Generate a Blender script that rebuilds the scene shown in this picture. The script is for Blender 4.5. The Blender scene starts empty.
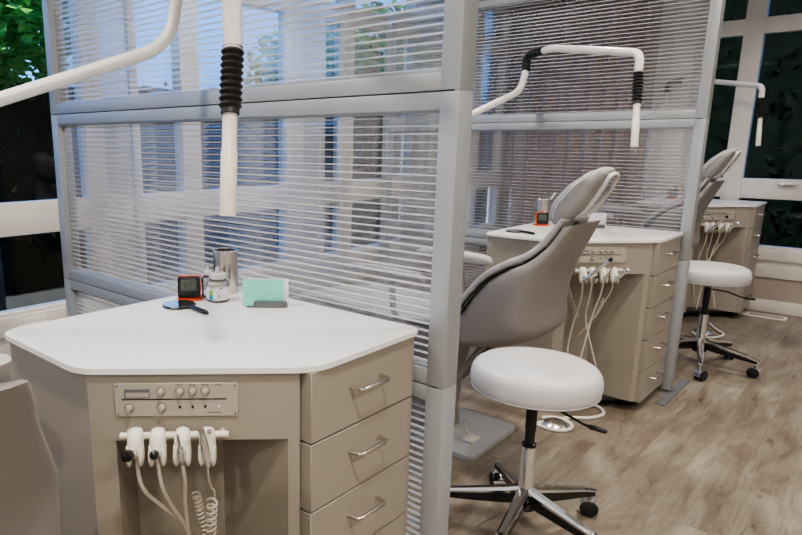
import bpy, bmesh, math, random
from mathutils import Vector, Matrix
PI = math.pi
scn = bpy.context.scene
COL = scn.collection
random.seed(7)

# ------------------------------------------------------------------ materials
def new_mat(name):
    m = bpy.data.materials.new(name); m.use_nodes = True
    nt = m.node_tree
    for n in list(nt.nodes): nt.nodes.remove(n)
    out = nt.nodes.new('ShaderNodeOutputMaterial')
    return m, nt, out

def pbr(name, col, rough=0.5, metal=0.0, noise=0.04, nscale=6.0, bump=0.0, bscale=80.0, spec=0.5, coat=0.0, aniso=0.0):
    m, nt, out = new_mat(name)
    b = nt.nodes.new('ShaderNodeBsdfPrincipled')
    b.inputs['Roughness'].default_value = rough
    b.inputs['Metallic'].default_value = metal
    b.inputs['Specular IOR Level'].default_value = spec
    b.inputs['Coat Weight'].default_value = coat
    b.inputs['Anisotropic'].default_value = aniso
    tc = nt.nodes.new('ShaderNodeTexCoord')
    nz = nt.nodes.new('ShaderNodeTexNoise'); nz.inputs['Scale'].default_value = nscale
    nz.inputs['Detail'].default_value = 3
    nt.links.new(tc.outputs['Object'], nz.inputs['Vector'])
    rp = nt.nodes.new('ShaderNodeValToRGB')
    e = rp.color_ramp.elements
    e[0].position = .3; e[1].position = .7
    e[0].color = (*[max(0, c*(1-noise)) for c in col], 1)
    e[1].color = (*[min(1, c*(1+noise)) for c in col], 1)
    nt.links.new(nz.outputs['Fac'], rp.inputs['Fac'])
    nt.links.new(rp.outputs['Color'], b.inputs['Base Color'])
    if bump:
        n2 = nt.nodes.new('ShaderNodeTexNoise'); n2.inputs['Scale'].default_value = bscale
        nt.links.new(tc.outputs['Object'], n2.inputs['Vector'])
        bp = nt.nodes.new('ShaderNodeBump'); bp.inputs['Strength'].default_value = bump
        bp.inputs['Distance'].default_value = 0.002
        nt.links.new(n2.outputs['Fac'], bp.inputs['Height'])
        nt.links.new(bp.outputs['Normal'], b.inputs['Normal'])
    nt.links.new(b.outputs[0], out.inputs[0])
    return m

def emis(name, col, s):
    m, nt, out = new_mat(name)
    e = nt.nodes.new('ShaderNodeEmission'); e.inputs[0].default_value = (*col, 1); e.inputs[1].default_value = s
    nt.links.new(e.outputs[0], out.inputs[0]); return m

def floor_mat():
    m, nt, out = new_mat('vinyl_plank_floor')
    N = nt.nodes; L = nt.links
    tc = N.new('ShaderNodeTexCoord')
    mp = N.new('ShaderNodeMapping'); mp.inputs['Rotation'].default_value = (0, 0, PI/2)
    L.new(tc.outputs['Object'], mp.inputs[0])
    br = N.new('ShaderNodeTexBrick')
    br.inputs['Scale'].default_value = 1.0
    br.inputs['Brick Width'].default_value = 1.25
    br.inputs['Row Height'].default_value = 0.18
    br.inputs['Mortar Size'].default_value = 0.0012
    br.inputs['Mortar Smooth'].default_value = 0.3
    br.inputs['Color1'].default_value = (.0, .0, .0, 1); br.inputs['Color2'].default_value = (1, 1, 1, 1)
    br.inputs['Mortar'].default_value = (.35, .35, .35, 1)
    br.offset = .37
    L.new(mp.outputs[0], br.inputs['Vector'])
    # large blotches stretched along the plank
    mp2 = N.new('ShaderNodeMapping'); mp2.inputs['Scale'].default_value = (6.0, 1.6, 1)
    L.new(tc.outputs['Object'], mp2.inputs[0])
    ad = N.new('ShaderNodeVectorMath'); ad.operation = 'ADD'
    sc = N.new('ShaderNodeVectorMath'); sc.operation = 'SCALE'; sc.inputs['Scale'].default_value = 4.0
    L.new(br.outputs['Color'], sc.inputs[0]); L.new(mp2.outputs[0], ad.inputs[0]); L.new(sc.outputs[0], ad.inputs[1])
    n1 = N.new('ShaderNodeTexNoise'); n1.inputs['Scale'].default_value = 1.3; n1.inputs['Detail'].default_value = 6
    n1.inputs['Roughness'].default_value = .65; n1.inputs['Distortion'].default_value = .6
    L.new(ad.outputs[0], n1.inputs['Vector'])
    r1 = N.new('ShaderNodeValToRGB'); e = r1.color_ramp.elements
    e[0].position = .30; e[0].color = (.125, .095, .068, 1)
    e[1].position = .72; e[1].color = (.37, .318, .248, 1)
    x = e.new(.45); x.color = (.205, .168, .127, 1)
    x = e.new(.57); x.color = (.262, .225, .176, 1)
    L.new(n1.outputs['Fac'], r1.inputs['Fac'])
    # fine grain
    mp3 = N.new('ShaderNodeMapping'); mp3.inputs['Scale'].default_value = (70, 4, 1)
    L.new(tc.outputs['Object'], mp3.inputs[0])
    n2 = N.new('ShaderNodeTexNoise'); n2.inputs['Scale'].default_value = 1.0; n2.inputs['Detail'].default_value = 4
    L.new(mp3.outputs[0], n2.inputs['Vector'])
    r2 = N.new('ShaderNodeValToRGB'); r2.color_ramp.elements[0].position = .28; r2.color_ramp.elements[0].color = (.74, .71, .69, 1)
    r2.color_ramp.elements[1].position = .55; r2.color_ramp.elements[1].color = (1, 1, 1, 1)
    L.new(n2.outputs['Fac'], r2.inputs['Fac'])
    mx = N.new('ShaderNodeMix'); mx.data_type = 'RGBA'; mx.blend_type = 'MULTIPLY'; mx.inputs[0].default_value = .75
    L.new(r1.outputs['Color'], mx.inputs[6]); L.new(r2.outputs['Color'], mx.inputs[7])
    # dark cracks / knots
    mp4 = N.new('ShaderNodeMapping'); mp4.inputs['Scale'].default_value = (22, 5.0, 1)
    L.new(tc.outputs['Object'], mp4.inputs[0])
    n3 = N.new('ShaderNodeTexNoise'); n3.inputs['Scale'].default_value = 1.0; n3.inputs['Detail'].default_value = 3; n3.inputs['Distortion'].default_value = 1.0
    L.new(mp4.outputs[0], n3.inputs['Vector'])
    r3 = N.new('ShaderNodeValToRGB'); r3.color_ramp.elements[0].position = .64; r3.color_ramp.elements[0].color = (1, 1, 1, 1)
    r3.color_ramp.elements[1].position = .72; r3.color_ramp.elements[1].color = (.42, .34, .28, 1)
    L.new(n3.outputs['Fac'], r3.inputs['Fac'])
    mx2 = N.new('ShaderNodeMix'); mx2.data_type = 'RGBA'; mx2.blend_type = 'MULTIPLY'; mx2.inputs[0].default_value = .8
    L.new(mx.outputs[2], mx2.inputs[6]); L.new(r3.outputs['Color'], mx2.inputs[7])
    b = N.new('ShaderNodeBsdfPrincipled'); b.inputs['Roughness'].default_value = .42
    mx3 = N.new('ShaderNodeMix'); mx3.data_type = 'RGBA'; mx3.blend_type = 'MIX'
    L.new(br.outputs['Fac'], mx3.inputs[0]); L.new(mx2.outputs[2], mx3.inputs[6]); mx3.inputs[7].default_value = (.2, .15, .11, 1)
    L.new(mx3.outputs[2], b.inputs['Base Color'])
    L.new(b.outputs[0], out.inputs[0])
    return m

def poly_skin():
    """thin polycarbonate skin: clear, lightly milky, smears what lies behind it vertically"""
    m, nt, out = new_mat('polycarbonate_skin')
    N = nt.nodes; L = nt.links
    tr = N.new('ShaderNodeBsdfTransparent'); tr.inputs[0].default_value = (.97, .975, .98, 1)
    tc = N.new('ShaderNodeTexCoord'); sp = N.new('ShaderNodeSeparateXYZ'); L.new(tc.outputs['Object'], sp.inputs[0])
    ml = N.new('ShaderNodeMath'); ml.operation = 'MULTIPLY'; ml.inputs[1].default_value = 2*PI/.02
    L.new(sp.outputs['Z'], ml.inputs[0])
    sn = N.new('ShaderNodeMath'); sn.operation = 'SINE'; L.new(ml.outputs[0], sn.inputs[0])
    bp = N.new('ShaderNodeBump'); bp.inputs['Strength'].default_value = 1.0; bp.inputs['Distance'].default_value = .0008
    L.new(sn.outputs[0], bp.inputs['Height'])
    rf = N.new('ShaderNodeBsdfRefraction'); rf.inputs['IOR'].default_value = 1.16; rf.inputs['Roughness'].default_value = .06
    rf.inputs['Color'].default_value = (.95, .95, .96, 1)
    L.new(bp.outputs[0], rf.inputs['Normal'])
    gl = N.new('ShaderNodeBsdfAnisotropic') if hasattr(bpy.types, 'ShaderNodeBsdfAnisotropic') else N.new('ShaderNodeBsdfGlossy')
    gl.inputs['Roughness'].default_value = .30
    gl.inputs['Color'].default_value = (.95, .96, 1, 1)
    L.new(bp.outputs[0], gl.inputs['Normal'])
    df = N.new('ShaderNodeBsdfTranslucent'); df.inputs[0].default_value = (.8, .8, .8, 1)
    dd = N.new('ShaderNodeBsdfDiffuse'); dd.inputs[0].default_value = (.8, .8, .8, 1)
    md = N.new('ShaderNodeMixShader'); md.inputs[0].default_value = .5; L.new(df.outputs[0], md.inputs[1]); L.new(dd.outputs[0], md.inputs[2])
    m1 = N.new('ShaderNodeMixShader'); m1.inputs[0].default_value = .26; L.new(tr.outputs[0], m1.inputs[1]); L.new(rf.outputs[0], m1.inputs[2])
    m2 = N.new('ShaderNodeMixShader'); m2.inputs[0].default_value = .015; L.new(m1.outputs[0], m2.inputs[1]); L.new(md.outputs[0], m2.inputs[2])
    fr = N.new('ShaderNodeFresnel'); fr.inputs[0].default_value = 1.5
    fm = N.new('ShaderNodeMath'); fm.operation = 'MULTIPLY'; fm.inputs[1].default_value = .14; L.new(fr.outputs[0], fm.inputs[0])
    m3 = N.new('ShaderNodeMixShader'); L.new(fm.outputs[0], m3.inputs[0]); L.new(m2.outputs[0], m3.inputs[1]); L.new(gl.outputs[0], m3.inputs[2])
    L.new(m3.outputs[0], out.inputs[0])
    return m

def poly_rib():
    m, nt, out = new_mat('polycarbonate_rib')
    N = nt.nodes; L = nt.links
    tr = N.new('ShaderNodeBsdfTransparent'); tr.inputs[0].default_value = (.95, .96, .98, 1)
    df = N.new('ShaderNodeBsdfTranslucent'); df.inputs[0].default_value = (.90, .93, .97, 1)
    dd = N.new('ShaderNodeBsdfDiffuse'); dd.inputs[0].default_value = (.92, .94, .97, 1)
    gl = N.new('ShaderNodeBsdfGlossy'); gl.inputs['Roughness'].default_value = .22
    md = N.new('ShaderNodeMixShader'); md.inputs[0].default_value = .55; L.new(df.outputs[0], md.inputs[1]); L.new(dd.outputs[0], md.inputs[2])
    mg = N.new('ShaderNodeMixShader'); mg.inputs[0].default_value = .25; L.new(md.outputs[0], mg.inputs[1]); L.new(gl.outputs[0], mg.inputs[2])
    m1 = N.new('ShaderNodeMixShader'); m1.inputs[0].default_value = .64; L.new(tr.outputs[0], m1.inputs[1]); L.new(mg.outputs[0], m1.inputs[2])
    L.new(m1.outputs[0], out.inputs[0])
    return m

def glass_pane(name='window_glass', tint=(.8, .85, .86)):
    m, nt, out = new_mat(name)
    N = nt.nodes; L = nt.links
    tr = N.new('ShaderNodeBsdfTransparent'); tr.inputs[0].default_value = (*tint, 1)
    gl = N.new('ShaderNodeBsdfGlossy'); gl.inputs['Roughness'].default_value = .02
    fr = N.new('ShaderNodeFresnel'); fr.inputs[0].default_value = 1.5
    m1 = N.new('ShaderNodeMixShader'); L.new(fr.outputs[0], m1.inputs[0]); L.new(tr.outputs[0], m1.inputs[1]); L.new(gl.outputs[0], m1.inputs[2])
    L.new(m1.outputs[0], out.inputs[0])
    return m

def leaf_mat(name, c1, c2, trans=.35):
    m, nt, out = new_mat(name)
    N = nt.nodes; L = nt.links
    tc = N.new('ShaderNodeTexCoord'); nz = N.new('ShaderNodeTexNoise'); nz.inputs['Scale'].default_value = 9
    L.new(tc.outputs['Object'], nz.inputs['Vector'])
    rp = N.new('ShaderNodeValToRGB'); rp.color_ramp.elements[0].position = .35; rp.color_ramp.elements[1].position = .65
    rp.color_ramp.elements[0].color = (*c1, 1); rp.color_ramp.elements[1].color = (*c2, 1)
    L.new(nz.outputs['Fac'], rp.inputs['Fac'])
    d = N.new('ShaderNodeBsdfDiffuse'); t = N.new('ShaderNodeBsdfTranslucent')
    L.new(rp.outputs['Color'], d.inputs[0]); L.new(rp.outputs['Color'], t.inputs[0])
    mx = N.new('ShaderNodeMixShader'); mx.inputs[0].default_value = trans
    L.new(d.outputs[0], mx.inputs[1]); L.new(t.outputs[0], mx.inputs[2]); L.new(mx.outputs[0], out.inputs[0])
    return m

M = dict(
    laminate=pbr('taupe_laminate', (.345, .308, .258), .45, noise=.025, nscale=3),
    laminate_dark=pbr('recess_laminate', (.27, .238, .195), .55, noise=.03),
    worktop=pbr('white_solid_surface', (.86, .855, .845), .28, noise=.01, coat=.15),
    wall=pbr('taupe_wall_paint', (.40, .345, .30), .8, noise=.02, bump=.1),
    wall_white=pbr('pale_wall_paint', (.66, .63, .60), .8, noise=.02),
    trim=pbr('white_trim_paint', (.72, .69, .65), .4, noise=.015),
    ceiling=pbr('ceiling_paint', (.75, .73, .70), .9, noise=.01),
    alu=pbr('brushed_aluminium_frame', (.41, .43, .45), .5, .35, noise=.02, nscale=30),
    steel=pbr('satin_steel', (.62, .58, .54), .26, 1.0, noise=.03, nscale=20),
    chrome=pbr('chrome', (.86, .87, .88), .08, 1.0, noise=.01),
    foot=pbr('grey_steel_foot', (.17, .175, .19), .5, .3, noise=.05),
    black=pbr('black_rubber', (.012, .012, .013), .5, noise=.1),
    blackgloss=pbr('black_gloss_plastic', (.015, .015, .016), .25, noise=.1),
    vinyl=pbr('grey_upholstery', (.40, .39, .385), .42, noise=.02, bump=.12, bscale=220),
    vinyl_white=pbr('pale_grey_stool_vinyl', (.60, .60, .61), .38, noise=.015, bump=.08, bscale=200),
    shell=pbr('grey_chair_shell', (.255, .235, .22), .45, noise=.02, nscale=2),
    pipe=pbr('pale_piping', (.70, .69, .67), .5),
    tube=pbr('white_powder_coated_tube', (.80, .78, .75), .28, noise=.01, coat=.3),
    cream=pbr('cream_plastic', (.74, .70, .62), .32, noise=.02),
    hose=pbr('cream_silicone_hose', (.62, .56, .48), .45, noise=.02),
    hose_white=pbr('white_silicone_hose', (.75, .73, .68), .4, noise=.02),
    panel=pbr('pale_control_plate', (.47, .43, .37), .38, .15, noise=.015),
    orange=pbr('orange_plastic', (.62, .095, .035), .4, noise=.02),
    lcd=pbr('lcd_screen', (.085, .10, .088), .3, noise=.03),
    ink=pbr('dark_print', (.02, .02, .02), .6),
    teal=pbr('pale_teal_paper', (.22, .66, .58), .7, noise=.05, nscale=40),
    paper=pbr('white_paper', (.80, .81, .82), .7),
    label_green=pbr('green_label_print', (.22, .50, .06), .6),
    label_blue=pbr('blue_label_print', (.03, .28, .50), .6),
    holder=pbr('grey_card_stand', (.16, .165, .17), .35, .5),
    mirror=pbr('mirror_glass', (.9, .93, .97), .02, 1.0, noise=.0),
    floor=floor_mat(), skin=poly_skin(), rib=poly_rib(), glass=glass_pane(),
    clear=glass_pane('clear_jar_glass', (.9, .9, .9)),
    leaf=leaf_mat('bright_maple_leaf', (.10, .36, .08), (.42, .78, .20), .5),
    leaf_mid=leaf_mat('mid_green_leaf', (.02, .08, .03), (.07, .20, .06), .4),
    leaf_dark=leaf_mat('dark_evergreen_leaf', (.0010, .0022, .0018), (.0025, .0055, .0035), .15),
    bark=pbr('bark', (.05, .035, .025), .9),
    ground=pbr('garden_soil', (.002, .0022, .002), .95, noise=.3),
    streak_sheet=pbr('taupe_streak_cloth', (.36, .285, .255), .85, noise=.04, nscale=4),
    lamp=emis('downlight_lens', (1.0, .93, .84), 14),
    lamp_ring=pbr('downlight_ring', (.8, .8, .8), .4),
)

# ------------------------------------------------------------------ mesh helpers
class MB:
    def __init__(s, o=(0, 0, 0)):
        s.bm = bmesh.new(); s.o = Vector(o); s.mi = 0
    def _v(s, p): return s.bm.verts.new(Vector(p) - s.o)
    def face(s, vs):
        try:
            f = s.bm.faces.new(vs); f.material_index = s.mi; return f
        except ValueError: return None
    def box(s, a, b, bev=0.0, seg=2, mat=None):
        a = Vector(a); b = Vector(b)
        pts = [(x, y, z) for z in (a.z, b.z) for y in (a.y, b.y) for x in (a.x, b.x)]
        if mat is not None: pts = [mat @ Vector(p) for p in pts]
        v = [s._v(p) for p in pts]
        fs = [s.face([v[i] for i in q]) for q in ((0, 2, 3, 1), (4, 5, 7, 6), (0, 1, 5, 4), (2, 6, 7, 3), (0, 4, 6, 2), (1, 3, 7, 5))]
        if bev > 0:
            es = list({e for f in fs for e in f.edges})
            r = bmesh.ops.bevel(s.bm, geom=es, offset=bev, segments=seg, profile=.5, affect='EDGES')
            for f in r['faces']: f.material_index = s.mi
        return s
    def prism(s, poly, z0, z1, bev=0.0, seg=2, only=None):
        lo = [s._v((x, y, z0)) for x, y in poly]; hi = [s._v((x, y, z1)) for x, y in poly]
        n = len(poly)
        fb = s.face(lo[::-1]); ft = s.face(hi)
        for i in range(n): s.face([lo[i], lo[(i+1) % n], hi[(i+1) % n], hi[i]])
        if bev > 0:
            es = []
            if only != 'top': es += list(fb.edges)
            es += list(ft.edges)
            r = bmesh.ops.bevel(s.bm, geom=es, offset=bev, segments=seg, profile=.5, affect='EDGES')
            for f in r['faces']: f.material_index = s.mi
        return s
    def ring_loft(s, rings, cap=True, closed=False):
        vr = [[s._v(p) for p in r] for r in rings]
        n = len(vr[0]); m = len(vr)
        for i in range(m if closed else m-1):
            a = vr[i]; b = vr[(i+1) % m]
            for j in range(n): s.face([a[j], a[(j+1) % n], b[(j+1) % n], b[j]])
        if cap and not closed:
            s.face(vr[0][::-1]); s.face(vr[-1])
        return s
    def tube(s, pts, r, n=12, closed=False, cap=True):
        pts = [Vector(p) for p in pts]; m = len(pts)
        rr = r if isinstance(r, (list, tuple)) else [r]*m
        up = None; rings = []
        for i, p in enumerate(pts):
            if closed: t = pts[(i+1) % m] - pts[i-1]
            elif i == 0: t = pts[1]-pts[0]
            elif i == m-1: t = pts[-1]-pts[-2]
            else: t = (pts[i+1]-pts[i]).normalized() + (pts[i]-pts[i-1]).normalized()
            if t.length < 1e-9: t = Vector((0, 0, 1))
            t.normalize()
            if up is None:
                up = t.orthogonal().normalized()
            else:
                up = (up - t*up.dot(t))
                up = up.normalized() if up.length > 1e-6 else t.orthogonal().normalized()
            b = t.cross(up)
            rings.append([p + (up*math.cos(2*PI*k/n) + b*math.sin(2*PI*k/n))*rr[i] for k in range(n)])
        return s.ring_loft(rings, cap, closed)
    def lathe(s, c, prof, n=32, axis='z', cap=True):
        """prof: list of (radius, height) from one end to the other"""
        c = Vector(c); rings = []
        if isinstance(axis, str): ax = {'z': Vector((0, 0, 1)), 'x': Vector((1, 0, 0)), 'y': Vector((0, 1, 0))}[axis]
        else: ax = Vector(axis).normalized()
        u = ax.orthogonal().normalized(); w = ax.cross(u)
        for r, h in prof:
            r = max(r, 1e-5)
            rings.append([c + ax*h + (u*math.cos(2*PI*k/n)+w*math.sin(2*PI*k/n))*r for k in range(n)])
        return s.ring_loft(rings, cap)
    def build(s, name, mats, parent=None, smooth=True, angle=40):
        bmesh.ops.recalc_face_normals(s.bm, faces=s.bm.faces)
        me = bpy.data.meshes.new(name); s.bm.to_mesh(me); s.bm.free()
        for mm in (mats if isinstance(mats, (list, tuple)) else [mats]): me.materials.append(mm)
        if smooth:
            for p in me.polygons: p.use_smooth = True
            try: me.set_sharp_from_angle(angle=math.radians(angle))
            except Exception: pass
        o = bpy.data.objects.new(name, me); COL.objects.link(o)
        if parent is not None: o.parent = parent
        else: o.location = s.o
        return o

def fillet(poly, rad, n=6):
    out = []; m = len(poly)
    for i in range(m):
        r = rad[i] if isinstance(rad, (list, tuple)) else rad
        p = Vector(poly[i]); a = Vector(poly[i-1]); b = Vector(poly[(i+1) % m])
        if r <= 0: out.append(tuple(p)); continue
        d1 = (a-p).normalized(); d2 = (b-p).normalized()
        ang = d1.angle(d2); t = r/math.tan(ang/2)
        t = min(t, (a-p).length*.49, (b-p).length*.49)
        p1 = p+d1*t; p2 = p+d2*t
        for k in range(n+1):
            q = k/n
            out.append(tuple(p1*(1-q)**2 + p*2*q*(1-q) + p2*q*q))
    return out

def smooth_path(pts, n=6, closed=False):
    P = [Vector(p) for p in pts]; out = []; m = len(P)
    rng = range(m) if closed else range(m-1)
    for i in rng:
        p0 = P[i-1] if (i > 0 or closed) else P[0]; p1 = P[i]; p2 = P[(i+1) % m]
        p3 = P[(i+2) % m] if (i+2 < m or closed) else P[-1]
        for k in range(n):
            t = k/n
            out.append(.5*((2*p1)+(-p0+p2)*t+(2*p0-5*p1+4*p2-p3)*t*t+(-p0+3*p1-3*p2+p3)*t**3))
    if not closed: out.append(P[-1])
    return out

def round_path(pts, r, n=6):
    """polyline with rounded corners"""
    P = [Vector(p) for p in pts]; out = [P[0]]
    for i in range(1, len(P)-1):
        a, p, b = P[i-1], P[i], P[i+1]
        rr = r[i-1] if isinstance(r, (list, tuple)) else r
        t = min(rr, (a-p).length*.49, (b-p).length*.49)
        p1 = p+(a-p).normalized()*t; p2 = p+(b-p).normalized()*t
        for k in range(n+1):
            q = k/n; out.append(p1*(1-q)**2+p*2*q*(1-q)+p2*q*q)
    out.append(P[-1]); return out

def tag(o, label=None, cat=None, group=None, kind=None):
    if label: o['label'] = label
    if cat: o['category'] = cat
    if group: o['group'] = group
    if kind: o['kind'] = kind
    return o
def empty(name, loc, label=None, cat=None, group=None):
    o = bpy.data.objects.new(name, None); COL.objects.link(o); o.location = loc
    o.empty_display_size = .1
    return tag(o, label, cat, group)
def copy_tree(o, parent=None):
    kids = [c for c in bpy.data.objects if c.parent == o]
    c = o.copy(); COL.objects.link(c); c.parent = parent
    for ch in kids: copy_tree(ch, c)
    return c
def dup(o, dy, label, dx=0.0, dz=0.0):
    c = copy_tree(o); c.location = Vector(o.location)+Vector((dx, dy, dz)); c['label'] = label; return c
def struct(name, mb, mat, parent=None, **k):
    o = mb.build(name, mat, parent, **k)
    if parent is None: o['kind'] = 'structure'
    return o

# ------------------------------------------------------------------ dimensions
XL, XR, YN, YF, ZC = -3.15, 2.7, -2.4, 6.38, 2.78
PITCH = 2.5

# ------------------------------------------------------------------ room shell
struct('floor', MB((0, 0, 0)).box((XL-.12, YN-.12, -.1), (XR+.12, YF+.12, 0)), M['floor'], smooth=False)
struct('ceiling', MB((0, 0, ZC)).box((XL-.12, YN-.12, ZC), (XR+.12, YF+.12, ZC+.1)), M['ceiling'], smooth=False)
struct('wall_near', MB((0, YN, 0)).box((XL-.12, YN-.12, 0), (XR+.12, YN, ZC)), M['wall_white'], smooth=False)
struct('wall_right', MB((XR, 0, 0)).box((XR, YN, 0), (XR+.12, YF, ZC)), M['wall_white'], smooth=False)

# window openings: along left wall (Y ranges) and far wall (X ranges)
Z0, Z1 = .522, 2.62                    # glazed height
LEFT_UNITS = [(-1.25, 1.76, (.35,)), (1.99, 3.24, (2.39,)), (3.53, 4.72, (3.83,)), (5.40, 6.33, (5.76,))]
FAR_UNITS = [(-1.50, -.02, (-1.127,)), (.35, 2.3, (1.2,))]
wl = MB((XL, 0, 0))
wl.box((XL-.12, YN, 0), (XL, YF, Z0)); wl.box((XL-.12, YN, Z1), (XL, YF, ZC))
ys = [YN] + [v for u in LEFT_UNITS for v in u[:2]] + [YF]
for i in range(0, len(ys), 2): wl.box((XL-.12, ys[i], Z0), (XL, ys[i+1], Z1))
struct('wall_left', wl, M['wall_white'], smooth=False)
wf = MB((0, YF, 0))
wf.box((XL-.12, YF, 0), (XR+.12, YF+.12, Z0)); wf.box((XL-.12, YF, Z1), (XR+.12, YF+.12, ZC))
xs = [XL-.12] + [v for u in FAR_UNITS for v in u[:2]] + [XR+.12]
for i in range(0, len(xs), 2): wf.box((xs[i], YF, Z0), (xs[i+1], YF+.12, Z1))
struct('wall_far', wf, M['wall'], smooth=False)

def window(n, side, a, b, mulls, first_half=.05):
    """frame of horizontal rails and mullions with glass; side 'left' runs along Y, 'far' along X"""
    if side == 'left':
        org = (XL, (a+b)/2, 0)
        B = lambda m, u0, u1, z0, z1, d0, d1, bev=.003: m.box((XL+d0, u0, z0), (XL+d1, u1, z1), bev)
    else:
        org = ((a+b)/2, YF, 0)
        B = lambda m, u0, u1, z0, z1, d0, d1, bev=.003: m.box((u0, YF-d1, z0), (u1, YF-d0, z1), bev)
    m = MB(org)
    e = .05
    B(m, a, a+e, Z0, Z1, -.07, .012); B(m, b-e, b, Z0, Z1, -.07, .012)
    cuts = [a+e] 
    for c in mulls:
        B(m, c-.067, c+.067, Z0, Z1, -.07, .014); cuts += [c-.067, c+.067]
    cuts.append(b-e)
    for i in range(0, len(cuts), 2):
        u0, u1 = cuts[i], cuts[i+1]
        B(m, u0, u1, .914, 1.073, -.07, .012); B(m, u0, u1, 2.185, 2.305, -.07, .012)
        B(m, u0, u1, Z1-.05, Z1, -.07, .012); B(m, u0, u1, Z0, Z0+.015, -.07, .012)
    o = struct('window_%d' % n, m, M['trim'])
    g = MB(org)
    for i in range(0, len(cuts), 2):
        u0, u1 = cuts[i], cuts[i+1]
        for z0, z1 in ((Z0+.015, .914), (1.073, 2.185), (2.305, Z1-.05)):
            if side == 'left': q = [(XL-.03, u0, z0), (XL-.03, u1, z0), (XL-.03, u1, z1), (XL-.03, u0, z1)]
            else: q = [(u0, YF+.03, z0), (u1, YF+.03, z0), (u1, YF+.03, z1), (u0, YF+.03, z1)]
            g.face([g._v(p) for p in q])
    g.build('glass', M['glass'], o, smooth=False)
    # casement handles
    for i in range(0, len(cuts), 2):
        u0, u1 = cuts[i], cuts[i+1]
        if u1-u0 < .3: continue
        h = MB(org); c = u0+.29 if side == 'far' else u1-.35
        hz = 1.03 if side == 'far' else .486
        if side == 'far':
            B(h, c-.05, c+.06, hz-.012, hz+.014, .012, .026, .004)
            B(h, c-.03, c+.085, hz-.004, hz+.010, .03, .04, .004)
        else:
            B(h, c-.07, c+.05, hz-.02, hz+.016, .02, .045, .005)
            B(h, c-.10, c+.05, hz-.026, hz-.008, .045, .06, .005)
        h.build('window_handle', M['steel'] if side == 'far' else M['trim'], o)
    return o
n = 1
for a, b, mu in LEFT_UNITS: window(n, 'left', a, b, mu); n += 1
for a, b, mu in FAR_UNITS: window(n, 'far', a, b, mu); n += 1
# sills, aprons, baseboards
struct('trim_1', MB((XL, 0, .47)).box((XL, YN, .425), (XL+.035, YF-.04, .522), .006), M['trim'])
struct('trim_2', MB((0, YF, .47)).box((XL+.04, YF-.035, .425), (XR, YF, .522), .006), M['trim'])
struct('trim_3', MB((XL, 0, .35)).box((XL, YN, .285), (XL+.014, YF-.02, .424), .002), M['trim'])
struct('trim_4', MB((0, YF, .35)).box((XL+.02, YF-.014, .285), (XR, YF, .424), .002), M['trim'])
struct('baseboard_left', MB((XL, 0, 0)).box((XL, YN, 0), (XL+.018, YF-.02, .10), .004), M['trim'])
struct('baseboard_far', MB((0, YF, 0)).box((XL+.02, YF-.018, 0), (XR, YF, .10), .004), M['trim'])
# white casing beside the far window
struct('trim_5', MB((-1.64, YF, 0)).box((-1.80, YF-.012, .523), (-1.501, YF, ZC), .002), M['trim'])
# lower wall strip left is taupe like the far one
struct('trim_6', MB((XL, 0, .2)).box((XL, YN, .101), (XL+.006, YF-.02, .284)), M['wall'], smooth=False)

# made-up folded sheet on the far wall, its folds imitate vertical light streaks
cu = MB((-2.45, YF-.08, 0))
nx = 150; x0, x1 = -3.08, -1.87
def cy(t): return YF-.075+.028*math.sin(t*2*PI*9)+.010*math.sin(t*2*PI*3.3+1)
for side_off in (0,):
    prev = None
    for i in range(nx+1):
        t = i/nx; x = x0+(x1-x0)*t
        cur = [cu._v((x+.008*math.sin(z*2+t*30), cy(t)+.004*math.sin(z*3+t*20), z)) for z in (.04, .5, 1.0, 1.5, 2.0, 2.45, 2.6)]
        if prev:
            for k in range(6): cu.face([prev[k], cur[k], cur[k+1], prev[k+1]])
        prev = cur
c = empty('streak_sheet', (-2.45, YF-.08, 0), 'made-up folded taupe sheet imitating vertical light streaks on the far wall', 'streak_sheet')
cu.build('streak_sheet_cloth', M['streak_sheet'], c)
MB((-2.45, YF-.08, 0)).tube([(-3.1, YF-.075, 2.61), (-1.83, YF-.075, 2.61)], .012).build('streak_sheet_rod', M['steel'], c)

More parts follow.
